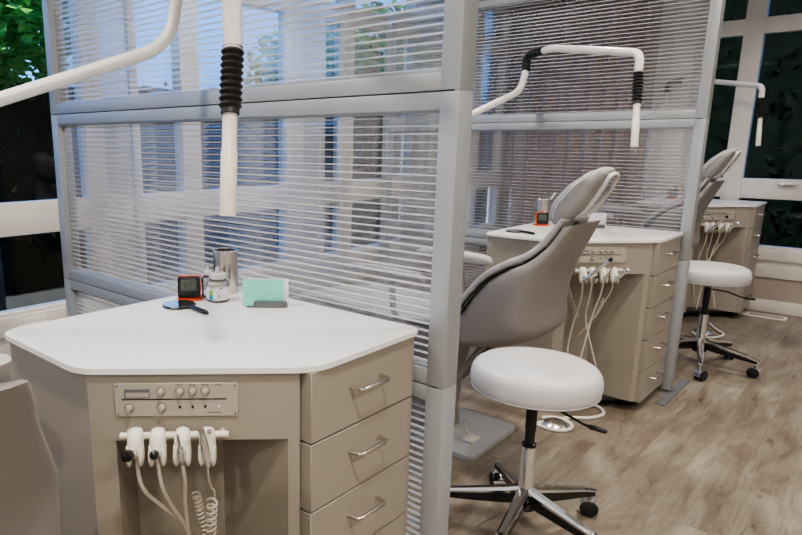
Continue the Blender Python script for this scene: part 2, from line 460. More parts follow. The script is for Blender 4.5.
# ------------------------------------------------------------------ partition screens
PX0, PX1 = -2.81, -.795
ZR = [.012, .744, 1.477, 2.21]
def partition(yfront):
    cx = (PX0+PX1)/2; y0, y1 = yfront, yfront+.066; yc = yfront+.033
    root = empty('partition_screen', (cx, yc, 0))
    o = (cx, yc, 0); w = .043; pw = .052
    for sgn in (0, 1):
        m = MB(o)
        xa, xb = (PX0, PX0+pw) if sgn == 0 else (PX1-pw, PX1)
        m.mi = 0
        for i in range(3):
            g = .0016
            m.box((xa, y0, ZR[i]+(g if i else 0)), (xb, y1, ZR[i+1]-(g if i < 2 else 0)), .003, 2)
            # the hairline seam stops short of the end of the frame
            if i < 2:
                if sgn: m.box((xb-.014, y0+.0015, ZR[i+1]-.01), (xb-.001, y1-.0015, ZR[i+1]+.01))
                else: m.box((xa+.001, y0+.0015, ZR[i+1]-.01), (xa+.014, y1-.0015, ZR[i+1]+.01))
        m.build('post', M['alu'], root)
    for i in range(3):
        za, zb = ZR[i], ZR[i+1]
        for k in (0, 1):
            m = MB(o)
            z0, z1 = (za+.0016, za+w) if k == 0 else (zb-w, zb-.0016)
            m.box((PX0+pw, y0+.003, z0), (PX1-pw, y1-.003, z1), .003, 2)
            # stepped glazing bead next to the sheet
            zz = (z1, z1+.006) if k == 0 else (z0-.006, z0)
            m.box((PX0+pw, y0+.012, zz[0]), (PX1-pw, y1-.012, zz[1]))
            m.build('rail', M['alu'], root)
        m = MB(o)
        a0, a1 = PX0+pw, PX1-pw; s0, s1 = za+w+.006, zb-w-.006
        m.mi = 0
        for yy in (yc-.0065, yc+.0065):
            m.face([m._v(p) for p in ((a0, yy, s0), (a1, yy, s0), (a1, yy, s1), (a0, yy, s1))])
        m.mi = 1
        z = s0+.006
        while z < s1-.003:
            m.box((a0+.0005, yc-.0055, z-.0012), (a1-.0005, yc+.0055, z+.0012))
            z += .02
        m.build('ribbed_panel', [M['skin'], M['rib']], root, smooth=False)
    for xx in (PX0+.03, PX1-.01):
        m = MB(o)
        m.prism([(xx-.0, yc-.26), (xx+.045, yc-.26), (xx+.045, yc+.24), (xx, yc+.24)], 0.0, .007, .002)
        m.box((xx-.030, y0+.004, .006), (xx+.02, y1-.004, .016))
        m.build('floor_foot', M['foot'], root)
    return root
p1 = partition(1.372)
tag(p1, 'aluminium framed partition of clear ribbed plastic behind the nearest cabinet', 'partition', 'ribbed plastic partitions between the treatment bays')
p2 = dup(p1, 2.498, 'aluminium framed ribbed partition behind the middle cabinet, its right post on a grey floor foot', dx=-.037)

# ------------------------------------------------------------------ cabinets
OC = (-1.25, 1.0, 0)
ZT = .896
P0 = Vector((-1.213, .625, 0)); U = Vector((.70711, .70711, 0)); NV = Vector((.70711, -.70711, 0))
def chp(u, out, z): return P0+U*u+NV*out+Vector((0, 0, z))
def chmat(u, out, z):
    """local frame: x=u, y=out, z=up"""
    p = chp(u, out, z)
    return Matrix(((U.x, NV.x, 0, p.x), (U.y, NV.y, 0, p.y), (0, 0, 1, p.z), (0, 0, 0, 1)))

def cabinet():
    root = empty('dental_cabinet', OC)
    # worktop
    poly = [(-1.617, 1.366), (-1.617, .605), (-1.218, .605), (-.860, .963), (-.860, 1.366)]
    m = MB(OC); m.prism(fillet(poly, [0, .055, .10, .13, .035], 8), ZT-.013, ZT, .005, 3)
    m.build('worktop', M['worktop'], root)
    # carcass
    m = MB(OC)
    e45 = chp(.452, 0, 0)
    body = [(-1.60, 1.36), (-1.60, .625), (P0.x, P0.y), (e45.x, e45.y), (-.905, .944), (-.905, 1.345), (-.905, 1.36)]
    m.prism([body[0], body[1], body[2], body[3], body[4], body[6]], .728, ZT-.013)
    nA, nB, nC, nD = chp(.054, 0, 0), chp(.054, -.166, 0), chp(.268, -.166, 0), chp(.427, 0, 0)
    m.prism([body[0], body[1], body[2], (nA.x, nA.y), (nB.x, nB.y), (nC.x, nC.y), (nD.x, nD.y), body[3], body[4], body[6]], .06, .7278)
    m.build('carcass', M['laminate'], root, smooth=False)
    # base plinth rail
    m = MB(OC)
    m.prism([(-1.56, 1.33), (-1.56, .67), (-1.24, .67), (-.95, .96), (-.95, 1.33)], .045, .0605)
    m.build('underside_plate', M['blackgloss'], root, smooth=False)
    # drawers
    zs = [.878, .717, .551, .385, .219, .053]
    for i in range(5):
        m = MB(OC)
        m.box((-.9045, .955, zs[i+1]+.002), (-.869, 1.344, zs[i]-.002 if i else ZT-.015), .0015, 1)
        d = m.build('drawer', M['laminate'], root)
        h = MB(OC); zc = zs[i]-.063 if i else .813
        y0, y1 = 1.088, 1.20
        pts = [(-.870, y0, zc), (-.842, y0+.004, zc), (-.838, y0+.012, zc), (-.838, y1-.012, zc), (-.842, y1-.004, zc), (-.870, y1, zc)]
        h.tube(pts, .0052, 10)
        h.build('drawer_handle', M['steel'], d)
    # control plate
    m = MB(OC); m.box((.058, .0005, .786), (.32, .006, .861), .001, 1, mat=chmat(0, 0, 0))
    cp = m.build('control_panel', M['panel'], root)
    m = MB(OC)
    m.box((.079, .0058, .829), (.133, .0075, .848), mat=chmat(0, 0, 0))
    m.build('gauge_window', M['foot'], cp)
    m = MB(OC); m.box((.082, .0072, .8305), (.131, .0082, .841), mat=chmat(0, 0, 0)); m.build('gauge_dial', M['panel'], cp)
    m = MB(OC); m.box((.073, .0058, .8245), (.296, .0072, .8265), mat=chmat(0, 0, 0)); m.build('groove_line', M['ink'], cp)
    for (u, z, r) in ((.157, .843, .0085), (.197, .843, .0085), (.224, .8435, .0085), (.251, .844, .0085), (.088, .806, .009), (.157, .807, .009)):
        m = MB(OC); m.lathe(chp(u, .0055, z), [(r*.9, 0), (r*.9, .002), (r*.74, .003), (r*.68, .011), (r*.55, .0125), (0, .013)], 18, NV)
        m.build('knob', M['panel'], cp)
        m = MB(OC); m.lathe(chp(u, .0058, z), [(r*1.25, 0), (r*1.25, .0008), (0, .001)], 20, NV); m.build('knob_ring', M['laminate_dark'], cp)
    for (u, z) in ((.196, .8075), (.223, .808), (.25, .8085)):
        m = MB(OC); m.lathe(chp(u, .0055, z), [(.003, 0), (.003, .002), (0, .0021)], 10, NV); m.build('indicator_hole', M['ink'], cp)
    m = MB(OC); m.lathe(chp(.279, .0055, .808), [(.004, 0), (.003, .003), (0, .004)], 12, NV); m.build('indicator_lamp', M['pipe'], cp)
    for (u, z) in ((.064, .855), (.314, .855), (.064, .792), (.314, .792)):
        m = MB(OC); m.lathe(chp(u, .0055, z), [(.0026, 0), (.0022, .0015), (0, .0018)], 10, NV); m.build('screw', M['foot'], cp)
    m = MB(OC)
    for k in range(9): m.box((.254+k*.0032, .0058, .7935), (.2562+k*.0032, .0064, .7955), mat=chmat(0, 0, 0))
    m.build('printed_text', M['ink'], cp)
    for u in (.196, .223, .250, .278):
        m = MB(OC); m.tube([chp(u+.010*math.cos(a), .0061, .8475+.0115*math.sin(a)) for a in [PI*(.25+.07*j) for j in range(8)]], .0007, 6)
        m.build('printed_arc', M['ink'], cp)
    # holder bar and four holders
    m = MB(OC); m.tube([chp(.07, .024, .750), chp(.30, .024, .753)], .0075, 12)
    for u in (.085, .285): m.tube([chp(u, -.001, .7515), chp(u, .024, .7515)], .005, 8)
    m.build('holder_bar', M['cream'], root)
    for u in (.104, .151, .203, .256):
        m = MB(OC)
        rings = []
        for z, hw, f0, f1 in ((.769, .007, .020, .030), (.765, .014, .012, .040), (.754, .0175, .010, .050), (.740, .0175, .014, .056), (.728, .0165, .022, .058)):
            rings.append([chp(u+hw*math.cos(a), (f0+f1)/2+(f1-f0)/2*math.sin(a), z) for a in [2*PI*k/16 for k in range(16)]])
        m.ring_loft(rings)
        for sg in (-1, 1):      # two cheeks that grip the instrument
            rings = []
            for z, hw, f in ((.735, .006, .040), (.720, .0072, .044), (.706, .0068, .046), (.696, .0045, .046), (.691, .0015, .045)):
                cc = u+sg*.0125
                rings.append([chp(cc+hw*math.cos(a), f+hw*2.2*math.sin(a), z) for a in [2*PI*k/12 for k in range(12)]])
            m.ring_loft(rings)
        m.build('instrument_holder', M['cream'], root)
    # castors
    for (x, y) in ((-1.50, .72), (-1.20, .78), (-1.0, 1.05), (-1.0, 1.28), (-1.50, 1.28)):
        m = MB(OC)
        m.lathe((x-.018, y, .0225), [(.0, 0), (.019, 0), (.0225, .004), (.0225, .012), (.019, .016), (0, .016)], 20, 'x')
        m.lathe((x+.002, y, .0225), [(.0, 0), (.019, 0), (.0225, .004), (.0225, .012), (.019, .016), (0, .016)], 20, 'x')
        m.box((x-.012, y-.012, .03), (x+.012, y+.012, .046))
        m.build('castor', M['black'], root)
    return root
cab1 = cabinet()
tag(cab1, 'taupe five-drawer cabinet with white cut-corner worktop standing nearest the camera', 'cabinet', 'dental side cabinets, one in front of each bay screen')
cab2 = dup(cab1, PITCH, 'taupe five-drawer cabinet with white worktop behind the reclined grey treatment chair in the middle bay')
cab3 = dup(cab1, PITCH*2-.03, 'farthest taupe cabinet with white worktop against the window wall')

# ------------------------------------------------------------------ handpieces held in the holders
def coil(m, a, b, r, turns, rt=.0022, n=12):
    a = Vector(a); b = Vector(b); t = (b-a).normalized(); u = t.orthogonal().normalized(); w = t.cross(u)
    tot = int(turns*n)
    m.tube([a+(b-a)*(i/tot)+(u*math.cos(2*PI*i/n)+w*math.sin(2*PI*i/n))*r for i in range(tot+1)], rt, 6)
HOLD = [.104, .151, .203, .256]
def handpiece(name, i, dy, path, tipdir, length, label, cat, group, body_r=.006, kind='drill', coil_part=None, hose_r=.0045):
    u = HOLD[i]; base = chp(u, .055, .726 if kind == 'drill' and length < .05 else .712)
    o = base
    root = empty(name, base+Vector((0, dy, 0)), label, cat, group)
    m = MB(o)
    d = (U*tipdir[0]+NV*tipdir[1]+Vector((0, 0, tipdir[2]))).normalized()
    e = base+d*length
    s0 = base-d*.02
    m.tube([s0, base, base+d*length*.55, base+d*length*.9, e], [body_r*.7, body_r*1.15, body_r*1.25, body_r, body_r*.95], 14)
    m.build('instrument_body', M['chrome'], root)
    m = MB(o)
    if kind == 'drill':
        m.lathe(e, [(body_r*1.2, -.004), (body_r*1.35, .004), (body_r*1.2, .012), (body_r*.5, .014), (0, .0145)], 14, d)
        m.build('instrument_tip', M['blackgloss'], root)
    elif kind == 'suction':
        m.lathe(e, [(body_r*1.1, -.006), (body_r*1.9, .004), (body_r*2.1, .016), (body_r*1.7, .022), (0, .023)], 16, d)
        m.build('instrument_tip', M['chrome'], root)
    elif kind == 'syringe':
        m.tube([e-d*.004, e+d*.010, e+d*.018+NV*.014], [body_r*1.1, body_r, body_r*.5], 10)
        m.box((u-.013, .046, .766), (u-.002, .056, .774), .002, mat=chmat(0, 0, 0))
        m.box((u+.001, .046, .767), (u+.012, .056, .775), .002, mat=chmat(0, 0, 0))
        m.build('instrument_button', M['chrome'], root)
    else:
        m.tube([e, e+d*.03, e+d*.045], [body_r*.5, body_r*.45, body_r*.3], 10)
        m.build('instrument_tip', M['steel'], root)
    m = MB(o)
    pts = [s0+d*.01] + [chp(*p) for p in path]
    m.tube(smooth_path(pts, 6), hose_r, 10)
    if coil_part:
        a, b, r, tn = coil_part
        coil(m, chp(*a), chp(*b), r, tn, .0026)
    m.build('hose', M['hose'], root)
    return root
G1 = 'dental handpieces hanging on the nearest cabinet'
handpiece('handpiece', 0, 0, [(.112, .036, .64), (.145, .0, .57), (.185, -.04, .50), (.22, -.06, .40), (.23, -.08, .28), (.18, -.10, .18)], (-.35, 1, .25), .020,
          'chrome handpiece with black round end in the leftmost holder of the nearest cabinet', 'handpiece', G1, .0095)
handpiece('handpiece', 1, 0, [(.155, .036, .64), (.168, .0, .57), (.19, -.03, .50), (.20, -.06, .40), (.19, -.08, .25), (.17, -.10, .16)], (.0, 1, .3), .018,
          'short chrome handpiece in the second holder from the left of the nearest cabinet', 'handpiece', G1, .0075)
handpiece('handpiece', 2, 0, [(.205, .036, .65), (.197, .0, .58), (.196, -.03, .50), (.195, -.05, .42), (.20, -.06, .34)], (.0, .5, 1), .035,
          'chrome pointed handpiece in the third holder from the left of the nearest cabinet', 'handpiece', G1, .0072, 'plain',
          ((.222, .0, .60), (.245, -.02, .46), .008, 13))
handpiece('air_water_syringe', 3, 0, [(.256, .036, .655), (.258, .01, .62), (.262, -.01, .59), (.25, -.02, .50)], (-.1, .25, 1), .062,
          'slim chrome syringe standing upright in the rightmost holder of the nearest cabinet', 'syringe', G1, .0078, 'syringe',
          ((.258, .005, .585), (.245, -.02, .44), .011, 9), .0022)
for dy, word, G in ((PITCH, 'middle', 'dental handpieces hanging on the middle cabinet'), (PITCH*2-.03, 'farthest', 'dental handpieces hanging on the farthest cabinet')):
    handpiece('handpiece', 0, dy, [(.11, .03, .62), (.10, .0, .50), (.09, -.02, .34), (.10, .0, .20), (.12, -.02, .12)], (.75, .45, .90), .145,
              'long chrome handpiece pointing up to the right from the leftmost holder of the %s cabinet' % word, 'handpiece', G, .0068, 'drill',
              ((.06, -.03, .66), (.13, -.04, .50), .010, 12))
    handpiece('handpiece', 1, dy, [(.15, .03, .62), (.15, .01, .52), (.17, .02, .42), (.22, .03, .25), (.24, .05, .12)], (.1, 1, .2), .018,
              'short chrome handpiece in the second holder from the left of the %s cabinet' % word, 'handpiece', G, .0062)
    handpiece('handpiece', 2, dy, [(.20, .03, .62), (.185, .02, .55), (.16, .02, .42), (.13, .03, .26), (.10, .05, .10)], (.2, .5, 1), .045,
              'chrome handpiece in the third holder from the left of the %s cabinet' % word, 'handpiece', G, .0058, 'plain')
    handpiece('suction_handpiece', 3, dy, [(.25, .03, .64), (.24, .01, .60), (.235, -.01, .57), (.20, -.03, .48), (.15, -.05, .40)], (.70, .35, .85), .060,
              'chrome flared suction handpiece leaning right in the rightmost holder of the %s cabinet' % word, 'suction tip', G, .0078, 'suction',
              ((.245, -.01, .60), (.21, -.03, .50), .009, 7), .003)

# ------------------------------------------------------------------ things on the worktops
def clock(loc, rot, label, s=1.0):
    root = empty('desk_clock', loc, label, 'clock', 'orange desk clocks on the worktops')
    root.rotation_euler = (0, 0, rot); root.scale = (1, 1, 1)
    t = Matrix.Rotation(math.radians(-8), 4, 'X')
    m = MB(); m.box((-.034*s, -.012, .006), (.034*s, .012, .074*s), .006, 3, mat=t)
    m.prism(fillet([(-.036*s, -.016), (.036*s, -.016), (.036*s, .04), (-.036*s, .04)], .008), 0, .007, .002)
    m.build('casing', M['orange'], root)
    m = MB(); m.box((-.0322*s, -.0145, .0095), (.0322*s, -.011, .0722*s), .005, 2, mat=t); f = m.build('front_face', M['blackgloss'], root)
    m = MB(); m.box((-.023*s, -.0152, .030), (.023*s, -.0142, .062*s), 0, 1, mat=t); sc = m.build('screen', M['lcd'], f)
    # seven-segment digits
    m = MB()
    SEG = {'8': 'abcdefg', '3': 'abcdg', '7': 'abc', '1': 'bc', '6': 'acdefg', '0': 'abcdef'}
    def dig(ch, x, w, h, z):
        q = .0014
        S = dict(a=((0, h), (w, h)), g=((0, h/2), (w, h/2)), d=((0, 0), (w, 0)), b=((w, h/2), (w, h)), c=((w, 0), (w, h/2)), f=((0, h/2), (0, h)), e=((0, 0), (0, h/2)))
        for k in SEG[ch]:
            (xa, za), (xb, zb) = S[k]
            m.box((x+min(xa, xb)-q/2, -.0158, z+min(za, zb)-q/2), (x+max(xa, xb)+q/2, -.0151, z+max(za, zb)+q/2), mat=t)
    dig('8', -.013*s, .007*s, .015*s, .041*s); dig('3', .000, .007*s, .015*s, .041*s); dig('7', .011*s, .007*s, .015*s, .041*s)
    for zz in (.046, .052): m.box((-.0042*s, -.0158, zz*s), (-.0028*s, -.0151, (zz+.0014)*s), mat=t)
    for k in range(6): m.box(((-.019+k*.0065)*s, -.0158, .034*s), ((-.015+k*.0065)*s, -.0151, .0365*s), mat=t)
    m.build('screen_digits', M['ink'], sc)
    return root
facecam = math.radians(47)
clock((-1.535, 1.140, ZT), facecam, 'square black-faced clock in an orange case on the nearest worktop')
clock((-1.520, 1.105+PITCH, ZT), facecam, 'square black-faced clock in an orange case on the middle worktop')
clock((-1.50, 1.17+PITCH*2-.03, ZT), facecam, 'square black-faced clock on the farthest worktop, seen through the second partition')

def tumbler(loc, r, h, label):
    root = empty('steel_cup', loc, label, 'cup', 'brushed steel cups on the worktops')
    m = MB(); m.lathe((0, 0, 0), [(r*.97, 0), (r, .003), (r, h-.002), (r*.985, h), (r*.95, h-.001), (r*.94, .01), (0, .008)], 40)
    m.build('cup_body', M['steel'], root)
    m = MB(); m.tube([(r*.975*math.cos(a), r*.975*math.sin(a), h) for a in [2*PI*k/40 for k in range(40)]], .0022, 8, closed=True)
    m.build('cup_rim', M['chrome'], root)
    return root
tumbler((-1.540, 1.288, ZT), .039, .134, 'tall brushed steel cup behind the labelled jar on the nearest worktop')
tumbler((-1.560, 1.185+PITCH, ZT), .044, .145, 'brushed steel cup holding a pen on the middle worktop')
tumbler((-1.47, 1.24+PITCH*2-.03, ZT), .040, .115, 'brushed steel cup on the farthest worktop')
o = empty('pen', (-1.552, 1.185+PITCH, ZT+.035), 'white capped pen with black grip sticking out of the steel cup on the middle worktop', 'pen')
MB().tube([(-.01, 0, 0), (.036, .008, .110)], .0035, 10).build('pen_barrel', M['black'], o)
MB().tube([(.036, .008, .110), (.058, .012, .148)], .005, 10).build('pen_cap', M['pipe'], o)

# glass jar with paper label
o = empty('glass_jar', (-1.468, 1.196, ZT), 'clear glass jar with a white printed label beside the orange clock', 'jar')
m = MB(); m.lathe((0, 0, 0), [(.030, 0), (.034, .004), (.0345, .050), (.031, .058), (.024, .062), (.024, .070)], 36, cap=True)
m.build('jar_glass', M['clear'], o)
m = MB(); m.lathe((0, 0, .0025), [(.028, 0), (.0325, .003), (.0325, .046), (.0290, .054), (.022, .059), (0, .059)], 30); m.build('jar_contents', M['pipe'], o)
def arc_strip(m, r, z0, z1, a0, a1, n=16):
    prev = None
    for i in range(n+1):
        a = a0+(a1-a0)*i/n
        cur = (m._v((r*math.cos(a), r*math.sin(a), z0)), m._v((r*math.cos(a), r*math.sin(a), z1)))
        if prev: m.face([prev[0], cur[0], cur[1], prev[1]])
        prev = cur
ac = math.radians(-38)
m = MB(); arc_strip(m, .0352, .009, .047, ac-1.35, ac+1.35, 24); lb = m.build('paper_label', M['paper'], o)
m = MB(); arc_strip(m, .0356, .024, .038, ac-.85, ac-.45, 5); m.build('green_square', M['label_green'], lb)
m = MB(); arc_strip(m, .0356, .010, .024, ac-.85, ac-.45, 5); m.build('blue_square', M['label_blue'], lb)
m = MB()
for (a, z, w, h) in ((-.75, .042, .12, .002), (-.6, .0435, .1, .002), (-.45, .042, .12, .002), (-.3, .041, .08, .002), (.1, .0425, .25, .0028), (-.2, .030, .06, .002), (0, .033, .12, .002), (.2, .032, .05, .003), (-.1, .024, .3, .0012), (-.1, .020, .35, .0012), (-.1, .016, .25, .0012)):
    arc_strip(m, .0356, z, z+h, ac+a, ac+a+w, 4)
m.build('label_print', M['ink'], lb)
m = MB(); m.lathe((0, 0, .068), [(.025, 0), (.026, .003), (.026, .014), (.023, .017), (.008, .018), (.006, .03), (.005, .034), (0, .035)], 30); m.build('jar_lid', pbr('frosted_lid', (.55, .55, .54), .3), o)
o = empty('dropper_bottle', (-1.532, 1.209, ZT), 'small pale bottle with white nozzle half hidden behind the labelled jar', 'bottle')
m = MB(); m.lathe((0, 0, 0), [(.018, 0), (.020, .003), (.020, .055), (.012, .064), (.011, .07)], 24); m.build('bottle_body', M['clear'], o)
m = MB(); m.lathe((0, 0, .069), [(.012, 0), (.012, .010), (.005, .014), (.003, .026), (0, .027)], 20); m.build('bottle_nozzle', M['pipe'], o)

# cards in a stand
def cards(loc, rot, label, mats, names, w=.118, h=.077):
    root = empty('card_stand', loc, label, 'card stand')
    root.rotation_euler = (0, 0, rot)
    m = MB()
    prof = [(-.018, .002), (-.016, .022), (-.010, .026)]
    m.box((-.052, -.020, 0), (.058, .03, .003), .001)
    m.tube(round_path([(-.030, -.019, .003), (-.030, -.019, .019), (.064, -.019, .019), (.064, -.019, .003)], .008), .0022, 8)
    m.box((-.030, -.020, .002), (.064, -.0182, .016), .0005)
    m.box((-.052, .020, .002), (.058, .0225, .055), .001, mat=Matrix.Identity(4))
    m.build('stand_frame', M['holder'], root)
    for k, (mt, nm) in enumerate(zip(mats, names)):
        c = empty(nm[0], loc, nm[1], 'card'); c.rotation_euler = (0, 0, rot)
        t = Matrix.Translation((nm[2], -.010+k*.010, .0035)) @ Matrix.Rotation(math.radians(-8), 4, 'X')
        m = MB(); m.box((-w/2, -.002, 0), (w/2, .002, h), .0008, 1, mat=t)
        m.build('card_sheet', mt, c)
        if k == 0 and mt is M['teal']:
            m = MB()
            for j in range(7):
                m.box((-.045+j*.013, -.0028, .02+(j % 3)*.004), (-.044+j*.013, -.0021, .066), mat=t)
            m.box((-.05, -.0028, .074), (.05, -.0021, .075), mat=t)
            m.build('printed_lines', pbr('teal_print', (.2, .52, .46), .7), c)
    return root
cards((-1.316, 1.246, ZT), math.radians(41), 'grey metal card stand on the nearest worktop', [M['teal'], M['paper']],
      [('reminder_card', 'pale teal card propped in the metal stand on the nearest worktop', -.006), ('reminder_card', 'white card showing behind the teal card on the nearest worktop', .008)])
cards((-1.285, 1.215+PITCH, ZT), math.radians(25), 'grey card stand on the middle worktop beyond the headrest', [M['paper'], M['paper']],
      [('reminder_card', 'white card in the stand on the middle worktop beyond the headrest', .0), ('reminder_card', 'second white card behind the front one on the middle worktop', .012)])

# hand mirrors
def hand_mirror(loc, rot, label):
    root = empty('hand_mirror', loc, label, 'mirror', 'hand mirrors lying on the worktops'); root.rotation_euler = (0, 0, rot)
    m = MB(); m.lathe((0, 0, 0), [(.044, 0), (.048, .002), (.048, .005), (.046, .007), (0, .0068)], 40); m.build('mirror_back', M['blackgloss'], root)
    m = MB(); m.lathe((0, 0, .0069), [(.0445, 0), (.0445, .0006), (0, .00065)], 40); m.build('mirror_face', M['mirror'], root)
    m = MB(); m.tube([(.044, 0, .006), (.062, 0, .007), (.090, 0, .008), (.134, 0, .007), (.141, 0, .007)], [.005, .0055, .0068, .0068, .004], 12); m.build('mirror_handle', M['blackgloss'], root)
    return root
hand_mirror((-1.498, 1.075, ZT), math.radians(-3), 'round black-handled hand mirror on the nearest worktop in front of the orange clock')
hand_mirror((-1.515, 3.26, ZT), math.radians(-22), 'hand mirror with dark handle lying on the middle worktop beside the chair back')

# ------------------------------------------------------------------ stools
def stool(loc, label, phase=62, lever=0, SH=.036):
    root = empty('swivel_stool', (loc[0], loc[1], 0), label, 'stool', 'round pale grey swivel stools on chrome star bases')
    m = MB(); R = .212
    prof = [(0, .505), (R*.84, .502), (R*.94, .507), (R*.985, .517), (R, .534), (R*.998, .552), (R*.98, .570), (R*.94, .584), (R*.87, .594), (R*.6, .602), (R*.3, .603), (0, .603)]
    prof = [(a, b+SH) for a, b in prof]
    m.lathe((0, 0, 0), prof, 64); st = m.build('seat', M['vinyl_white'], root, angle=60)
    m = MB()
    for z in (.514+SH,): m.tube([(R*.98*math.cos(a), R*.98*math.sin(a), z) for a in [2*PI*k/64 for k in range(64)]], .0020, 6, closed=True)
    m.build('seat_piping', M['vinyl_white'], st)
    m = MB(); m.box((-.09, -.07, .492+SH), (.09, .07, .506+SH), .004); m.lathe((0, 0, .47+SH), [(.03, 0), (.035, .01), (.035, .024)], 20)
    m.build('seat_plate', M['blackgloss'], root)
    m = MB(); m.lathe((0, 0, .27), [(.0, 0), (.014, 0), (.014, .03), (.0165, .031), (.0165, .12), (.0185, .121), (.0185, .225)], 24); m.build('gas_spring', M['black'], root)
    m = MB(); m.lathe((0, 0, .335), [(.022, -.012), (.024, -.008), (.024, .004), (.018, .008), (.017, .008)], 24); m.build('column_collar', M['blackgloss'], root)
    m = MB(); m.lathe((0, 0, .12), [(.030, 0), (.032, .01), (.030, .03), (.0265, .05), (.025, .20), (.0245, .21), (.018, .2105)], 32); m.build('column', M['chrome'], root)
    m = MB(); m.lathe((0, 0, .095), [(0, 0), (.038, 0), (.042, .008), (.036, .026), (.0, .028)], 24); m.build('hub', M['blackgloss'], root)
    for k in range(5):
        a = math.radians(phase+72*k); c, s = math.cos(a), math.sin(a)
        Rr = Matrix.Rotation(a, 4, 'Z')
        # chrome top with black ribbed underside
        m = MB(); rings = []
        for x, z, hw, h in ((.010, .172, .022, .02), (.06, .158, .020, .02), (.15, .140, .0165, .017), (.25, .122, .0145, .014), (.305, .108, .013, .012), (.32, .102, .010, .010)):
            pr = [(-hw, -h*.5), (-hw, 0), (-hw*.55, h*.45), (hw*.55, h*.45), (hw, 0), (hw, -h*.5)]
            rings.append([Rr @ Vector((x, y, z+q)) for y, q in pr])
        m.ring_loft(rings); lg = m.build('base_leg', M['chrome'], root)
        m = MB(); rings = []
        for x, z, hw, h in ((.020, .160, .018, .040), (.06, .147, .017, .038), (.15, .129, .0145, .030), (.25, .113, .0125, .022), (.305, .101, .011, .016)):
            rings.append([Rr @ Vector((x, y, z+q)) for y, q in ((-hw, -h), (-hw, 0), (hw, 0), (hw, -h))])
        m.ring_loft(rings); m.build('leg_underside', M['blackgloss'], lg)
        # castor: twin wheel with chrome hood
        p = Rr @ Vector((.308, 0, 0)); sw = a+math.radians(50+37*k)
        ax = Vector((math.cos(sw), math.sin(sw), 0)); fw = Vector((-ax.y, ax.x, 0))
        w0 = p+fw*.012
        m = MB()
        for off in (-.024, .006):
            m.lathe(Vector((w0.x, w0.y, .0325))+ax*off, [(0, 0), (.027, 0), (.032, .004), (.032, .014), (.027, .018), (0, .018)], 24, ax)
        m.build('castor_wheel', M['black'], lg)
        m = MB(); m.tube([Vector((p.x, p.y, .045)), Vector((p.x, p.y, .102))], .007, 10)
        rings = []
        for q in (-.021, .021):
            rr = []
            for j in range(13):
                t = PI*(-.05+1.1*j/12)
                rr.append(Vector((w0.x, w0.y, .0325))+ax*q+fw*(.0355*math.cos(t))+Vector((0, 0, .0355*math.sin(t))))
            for j in range(12, -1, -1):
                t = PI*(-.05+1.1*j/12)
                rr.append(Vector((w0.x, w0.y, .0325))+ax*q+fw*(.0333*math.cos(t))+Vector((0, 0, .0333*math.sin(t))))
            rings.append(rr)
        m.ring_loft(rings)
        m.build('castor_hood', M['chrome'], lg)
    a = math.radians(lever); c, s = math.cos(a), math.sin(a)
    m = MB(); m.tube([(.02*c, .02*s, .49), (.10*c, .10*s, .486), (.17*c, .17*s, .465), (.20*c, .20*s, .462)], .0045, 8); lv = m.build('height_lever', M['blackgloss'], root)
    m = MB(); m.tube([(.185*c, .185*s, .463), (.195*c, .195*s, .462), (.238*c, .238*s, .462), (.245*c, .245*s, .462)], [.005, .0085, .0085, .005], 12); m.build('lever_grip', M['black'], lv)
    return root
stool((-.845, 2.055), 'round pale grey stool on a chrome star base in the middle bay, nearest the camera')
stool((-.84, 4.50), 'round pale grey stool on a chrome star base in the far bay', 284, 2)

# ------------------------------------------------------------------ treatment chair
def shaped_ring(cx, cz, nx_, nz_, cy, hw, t_front, t_back, n=28, pw=2.6):
    """closed cross-section: across Y (half width hw) and along the normal (nx,nz); front(+)/back(-) thickness"""
    r = []
    for k in range(n):
        a = 2*PI*k/n
        ca, sa = math.cos(a), math.sin(a)
        y = hw*math.copysign(abs(ca)**(2/pw), ca)
        q = math.copysign(abs(sa)**(2/pw), sa)
        q = q*t_front if q > 0 else q*t_back
        r.append(Vector((cx+nx_*q, cy+y, cz+nz_*q)))
    return r
def loft_spine(m, pts, cy, hw, tf, tb, pw=2.6, n=28, sub=4):
    P = smooth_path([(p[0], 0, p[1]) for p in pts], sub)
    def it(arr, i):
        f = i/sub; a = int(f); b = min(a+1, len(arr)-1); q = f-a; q = q*q*(3-2*q)
        return arr[a]*(1-q)+arr[b]*q if a < len(arr)-1 else arr[-1]
    rings = []
    for i, p in enumerate(P):
        t = (P[min(i+1, len(P)-1)]-P[max(i-1, 0)]).normalized()
        nn = (-t.z, t.x)       # rotate
        rings.append(shaped_ring(p.x, p.z, nn[0], nn[1], cy, it(hw, i), it(tf, i), it(tb, i), n, pw))
    m.ring_loft(rings); return m

